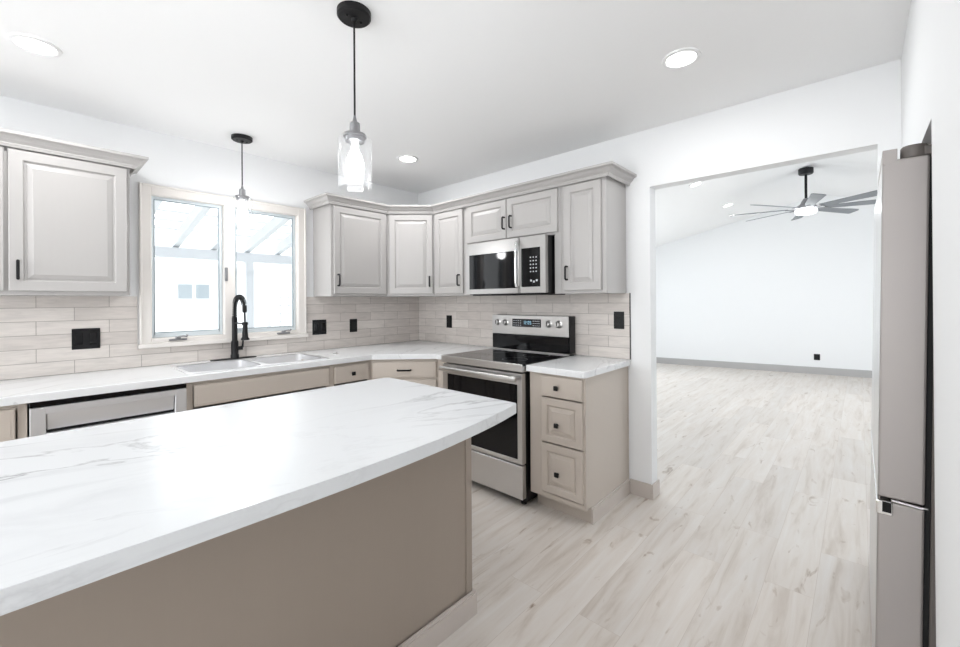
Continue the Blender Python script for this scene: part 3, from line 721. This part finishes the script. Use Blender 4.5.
# ------------------------------------------------------------------ pendants
def pendant(label, x, y, zplate):
    r = thing('pendant_light', label, 'pendant lamp', (x, y, H), 0, 'jar pendant lights')
    bm = bmesh.new(); lathe(bm, [(.064, -.0005), (.064, -.020), (.058, -.026), (.012, -.027), (.008, -.04)], seg=36)
    cn = obj('canopy', bm, 'black', r, True)
    for s_ in (-1, 1):
        bm = bmesh.new(); lathe(bm, [(.005, -.027), (.005, -.031), (.002, -.033)], s_*.03, 0, 10); obj('screw', bm, 'black', cn, True)
    zp = zplate-H
    bm = bmesh.new(); tube(bm, [(0, 0, -.03), (0, 0, zp+.05)], .0038, 8); obj('cord', bm, 'black', r, True)
    bm = bmesh.new(); lathe(bm, [(.004, zp+.078), (.009, zp+.055), (.019, zp+.048), (.020, zp+.008), (.042, zp+.004), (.044, zp-.006), (.036, zp-.008), (.036, zp-.024), (.020, zp-.03)], seg=30); obj('socket_cap', bm, 'pewter', r, True)
    zb = zp-.205
    bm = bmesh.new(); lathe(bm, [(.037, zp-.008), (.056, zp-.010), (.062, zp-.016), (.063, zp-.024), (.063, zb+.010), (.060, zb)], seg=44, cap=False)
    obj('glass_jar', bm, 'jar', r, True)
    bm = bmesh.new(); lathe(bm, [(.012, zp-.03), (.014, zp-.055), (.026, zp-.08), (.034, zp-.11), (.036, zp-.13), (.030, zp-.155), (.016, zp-.168), (.002, zp-.17)], seg=24); obj('bulb', bm, 'bulb', r, True)
    l = bpy.data.lights.new('pendant_lamp', 'POINT'); l.energy = LAMP_PENDANT; l.shadow_soft_size = .05; l.color = (.99, .995, 1)
    lo = bpy.data.objects.new('pendant_lamp', l); C.objects.link(lo); lo.location = (0, 0, zp-.185); lo.parent = r
pendant('clear glass jar pendant hanging over the island, larger in view', -1.921, -1.981, 1.972)
pendant('clear glass jar pendant hanging in front of the window above sink', -1.788, -.316, 2.046)

# ------------------------------------------------------------------ recessed lights
def can(label, x, y, z, power, tilt=0, name='recessed_light'):
    r = thing(name, label, 'ceiling light', (x, y, z), 0, 'recessed ceiling lights'); r.rotation_euler = (tilt, 0, 0)
    bm = bmesh.new(); lathe(bm, [(.083, -.0005), (.081, -.006), (.067, -.009), (.062, -.004), (.062, -.0005)], seg=40, cap=False); obj('trim_ring', bm, 'whitetrim', r, True)
    bm = bmesh.new(); lathe(bm, [(.062, -.0006), (.062, -.0045), (.03, -.0065), (.001, -.007)], seg=40); obj('diffuser', bm, 'diffuser', r, True)
    l = bpy.data.lights.new('recessed_lamp', 'AREA'); l.shape = 'DISK'; l.size = .13; l.energy = power; l.color = (.99, .995, 1)
    lo = bpy.data.objects.new('recessed_lamp', l); C.objects.link(lo); lo.location = (0, 0, -.012); lo.parent = r
can('round recessed ceiling light above the leftmost wall cabinet', -2.753, -.780, H, LAMP_KITCHEN)
can('round recessed light near the corner above the wall cabinets', -.745, -.790, H, LAMP_KITCHEN)
can('round recessed light near the wide opening on the right', -.718, -2.822, H, LAMP_KITCHEN)
ti = math.atan(.267)
def slope_hit(u, v):
    d_ = F_+R_*(u-PX)/FPX-U_*(v-PY)/FPX; t_ = (2.34-.267*CY-CZ)/(d_.z+.267*d_.y); return Vector((CX, CY, CZ))+d_*t_
for (u, v), lb in (((695.5, 184), 'bright recessed light just below the top of the opening'), ((728, 205), 'recessed light in next room beside the fan blades')):
    p_ = slope_hit(u, v); can(lb, p_.x, p_.y, p_.z, LAMP_LIVING, -ti)

# ------------------------------------------------------------------ ceiling fan
FX, FY, FZ = 4.40, -2.897, zc(-2.897)-.004
r = thing('ceiling_fan', 'grey eight-blade ceiling fan with a lit disc in next room', 'ceiling fan', (FX, FY, FZ))
bm = bmesh.new(); lathe(bm, [(.085, -.012), (.085, -.075), (.075, -.09), (.02, -.095)], seg=32); obj('canopy', bm, 'black', r, True)
bm = bmesh.new(); tube(bm, [(0, 0, -.08), (0, 0, -.45)], .016, 12); obj('rod', bm, 'black', r, True)
bm = bmesh.new(); lathe(bm, [(.03, -.42), (.04, -.44), (.07, -.50), (.12, -.53), (.125, -.555), (.10, -.572)], seg=36); obj('motor_housing', bm, 'pewter', r, True)
bm = bmesh.new(); lathe(bm, [(.12, -.573), (.125, -.60), (.11, -.625), (.05, -.64), (.002, -.642)], seg=36); obj('light_disc', bm, 'fandiffuser', r, True)
for k in range(8):
    an = math.radians(k*45+12)
    bm = bmesh.new(); rr0, rr1 = .20, .90
    prof = [(rr0, -.045), (rr1-.03, -.072), (rr1, -.05), (rr1, .055), (rr1-.02, .072), (rr0, .045)]
    q0 = [bm.verts.new((x, y, -.55+y*math.tan(math.radians(-13)))) for x, y in prof]; q1 = [bm.verts.new((v_.co.x, v_.co.y, v_.co.z-.007)) for v_ in q0]
    bm.faces.new(q0); bm.faces.new(q1[::-1])
    for i in range(6): bm.faces.new((q0[i], q0[(i+1) % 6], q1[(i+1) % 6], q1[i]))
    bl = obj('blade', bm, 'blade', r); bl.rotation_euler = (0, 0, an)
    bm = bmesh.new(); bx(bm, .12, .235, -.018, .018, -.566, -.560, bev=.002); obj('blade_bracket', bm, 'pewter', bl)
l = bpy.data.lights.new('fan_lamp', 'AREA'); l.shape = 'DISK'; l.size = .26; l.energy = 6; l.color = (.93, .97, 1)
lo = bpy.data.objects.new('fan_lamp', l); C.objects.link(lo); lo.location = (0, 0, -.65); lo.parent = r

# ------------------------------------------------------------------ refrigerator (faces the window, seen from its side)
r = thing('refrigerator', 'grey french door refrigerator in the alcove at the right edge', 'refrigerator', (0, .0235, .0745)); r.rotation_euler = (.0165, 0, 0)
fx0, fx1 = -1.022, -.112; DF, DB = -3.484, -3.584
part('cabinet', 'fridgeside', r, [(fx0+.004, fx1-.004, -4.36, -3.597, .02, 1.727)], bev=.004, label='dark grey refrigerator cabinet side')
part('door_gasket', 'rubber', r, [(fx0+.012, fx1-.012, -3.5965, -3.5845, .07, 1.722)], bev=.001)
mid = (fx0+fx1)/2
def fdoor(x0, x1, z0, z1, nm):
    bm = bmesh.new(); bx(bm, x0, x1, DB, DF, z0, z1, bev=.006, seg=2); return obj(nm, bm, 'fridge', r)
dl = fdoor(fx0, mid-.002, .699, 1.727, 'door'); d2 = fdoor(mid+.002, fx1, .699, 1.727, 'door'); fz = fdoor(fx0, fx1, .04, .687, 'freezer_drawer')
for q, a0, a1, z0, z1 in ((dl, fx0, mid-.002, .70, 1.715), (d2, mid+.002, fx1, .70, 1.715), (fz, fx0, fx1, .045, .64)):
    part('front_panel', 'steel', q, [(a0+.004, a1-.004, DF+.0001, DF+.0012, z0, z1)], bev=0, label='brushed steel front')
bm = bmesh.new(); bx(bm, fx0-.0004, mid-.01, DF-.032, DF+.0004, 1.715, 1.758, bev=.001); obj('door_cap', bm, 'fridge', dl)
bm = bmesh.new(); lathe(bm, [(.030, 1.7275), (.030, 1.760), (.027, 1.764)], fx0+.031, -3.553, 24); bx(bm, fx0+.006, fx0+.09, -3.64, -3.572, 1.728, 1.756, bev=.003); obj('hinge_cover', bm, 'fridgeside', r, True)
bm = bmesh.new(); bx(bm, fx0-.003, fx1, DF-.034, DF+.003, .645, .687, bev=.003); hd = obj('handle', bm, 'chrome', fz, label='chrome pocket handle'); hd.name = 'handle'
bm = bmesh.new(); tube(bm, [(fx0-.003, DF-.03, .695), (fx0-.003, DB+.008, .692), (fx0-.002, DB-.006, .694)], .0035, 8); obj('seal_strip', bm, 'chrome', fz, True)
part('pocket_liner', 'blackglass', fz, [(fx0-.0042, fx0-.0032, DF-.030, DF-.010, .655, .6865)], bev=0)
part('base_grille', 'blackplastic', r, [(fx0+.02, fx1-.02, -4.3, -3.6, .002, .0195)])

# ------------------------------------------------------------------ outside the window
bm = bmesh.new(); bx(bm, -14, 12, .14, 16, -.25, -.15); o = struct('floor', bm, 'ground')
r = thing('patio_cover', 'white wooden patio cover with rafters outside the window', 'pergola', (0, 0, 0))
for k in range(12):
    x = -3.2+k*.42
    bm = bmesh.new()
    q = [(x, .3, 2.62), (x+.07, .3, 2.62), (x+.07, 3.1, 2.031), (x, 3.1, 2.031)]
    lo_ = [bm.verts.new(p) for p in q]; hi = [bm.verts.new((p[0], p[1], p[2]+.14)) for p in q]
    bm.faces.new(lo_); bm.faces.new(hi[::-1])
    for i in range(4): bm.faces.new((lo_[i], lo_[(i+1) % 4], hi[(i+1) % 4], hi[i]))
    obj('rafter', bm, 'patiobeam', r)
part('beam', 'patiobeam', r, [(-4, 3, 3.0, 3.1, 1.90, 2.03)])
part('ledger', 'patiobeam', r, [(-4, 3, .2, .28, 2.62, 2.8)])
part('roof_slats', 'patio', r, [(-4, 3, .35+k*.28, .45+k*.28, 2.775-k*.0589, 2.795-k*.0589) for k in range(10)], bev=0)
for x in (-3.4, -.68, 2.2): part('post', 'patiobeam', r, [(x, x+.1, 3.0, 3.1, -.15, 1.8995)])
r = thing('garden_house', 'pale house wall with small windows seen faintly outside', 'house', (0, 0, 0))
part('siding', 'siding', r, [(-8, 8, 8.0, 8.3, -.15, 2.2)], bev=0)
bm = bmesh.new(); standing(bm, [(7.6, 2.15), (10.4, 3.3), (10.4, 3.4), (7.6, 2.25)], 'x', -8.3, 8.3); obj('roof', bm, 'patio', r)
for x0, x1, z0, z1 in ((-.46, -.2, 1.42, 1.74), (-.12, .14, 1.42, 1.74), (2.1, 2.5, .9, 1.6), (2.6, 3.0, .9, 1.6), (-2.4, -1.9, 1.2, 1.7)):
    f = part('window', 'patio', r, [(x0-.03, x1+.03, 7.97, 7.999, z0-.03, z1+.03)], bev=0); part('pane', 'housewin', f, [(x0, x1, 7.955, 7.969, z0, z1)], bev=0)
r = thing('lattice_fence', 'white lattice fence panel beyond the right window pane', 'fence', (.2, 4.6, -.15))
part('frame', 'patiobeam', r, [(0, .06, 0, .05, 0, 1.75), (1.5, 1.56, 0, .05, 0, 1.75), (.06, 1.5, 0, .05, 1.69, 1.75), (.06, 1.5, 0, .05, .9, .95)], bev=0)
part('lattice', 'patiobeam', r, [(.06+k*.16, .08+k*.16, .015, .03, .95, 1.69) for k in range(1, 9)]+[(.06, 1.5, .015, .03, .95+k*.15, .97+k*.15) for k in range(1, 5)], bev=0)
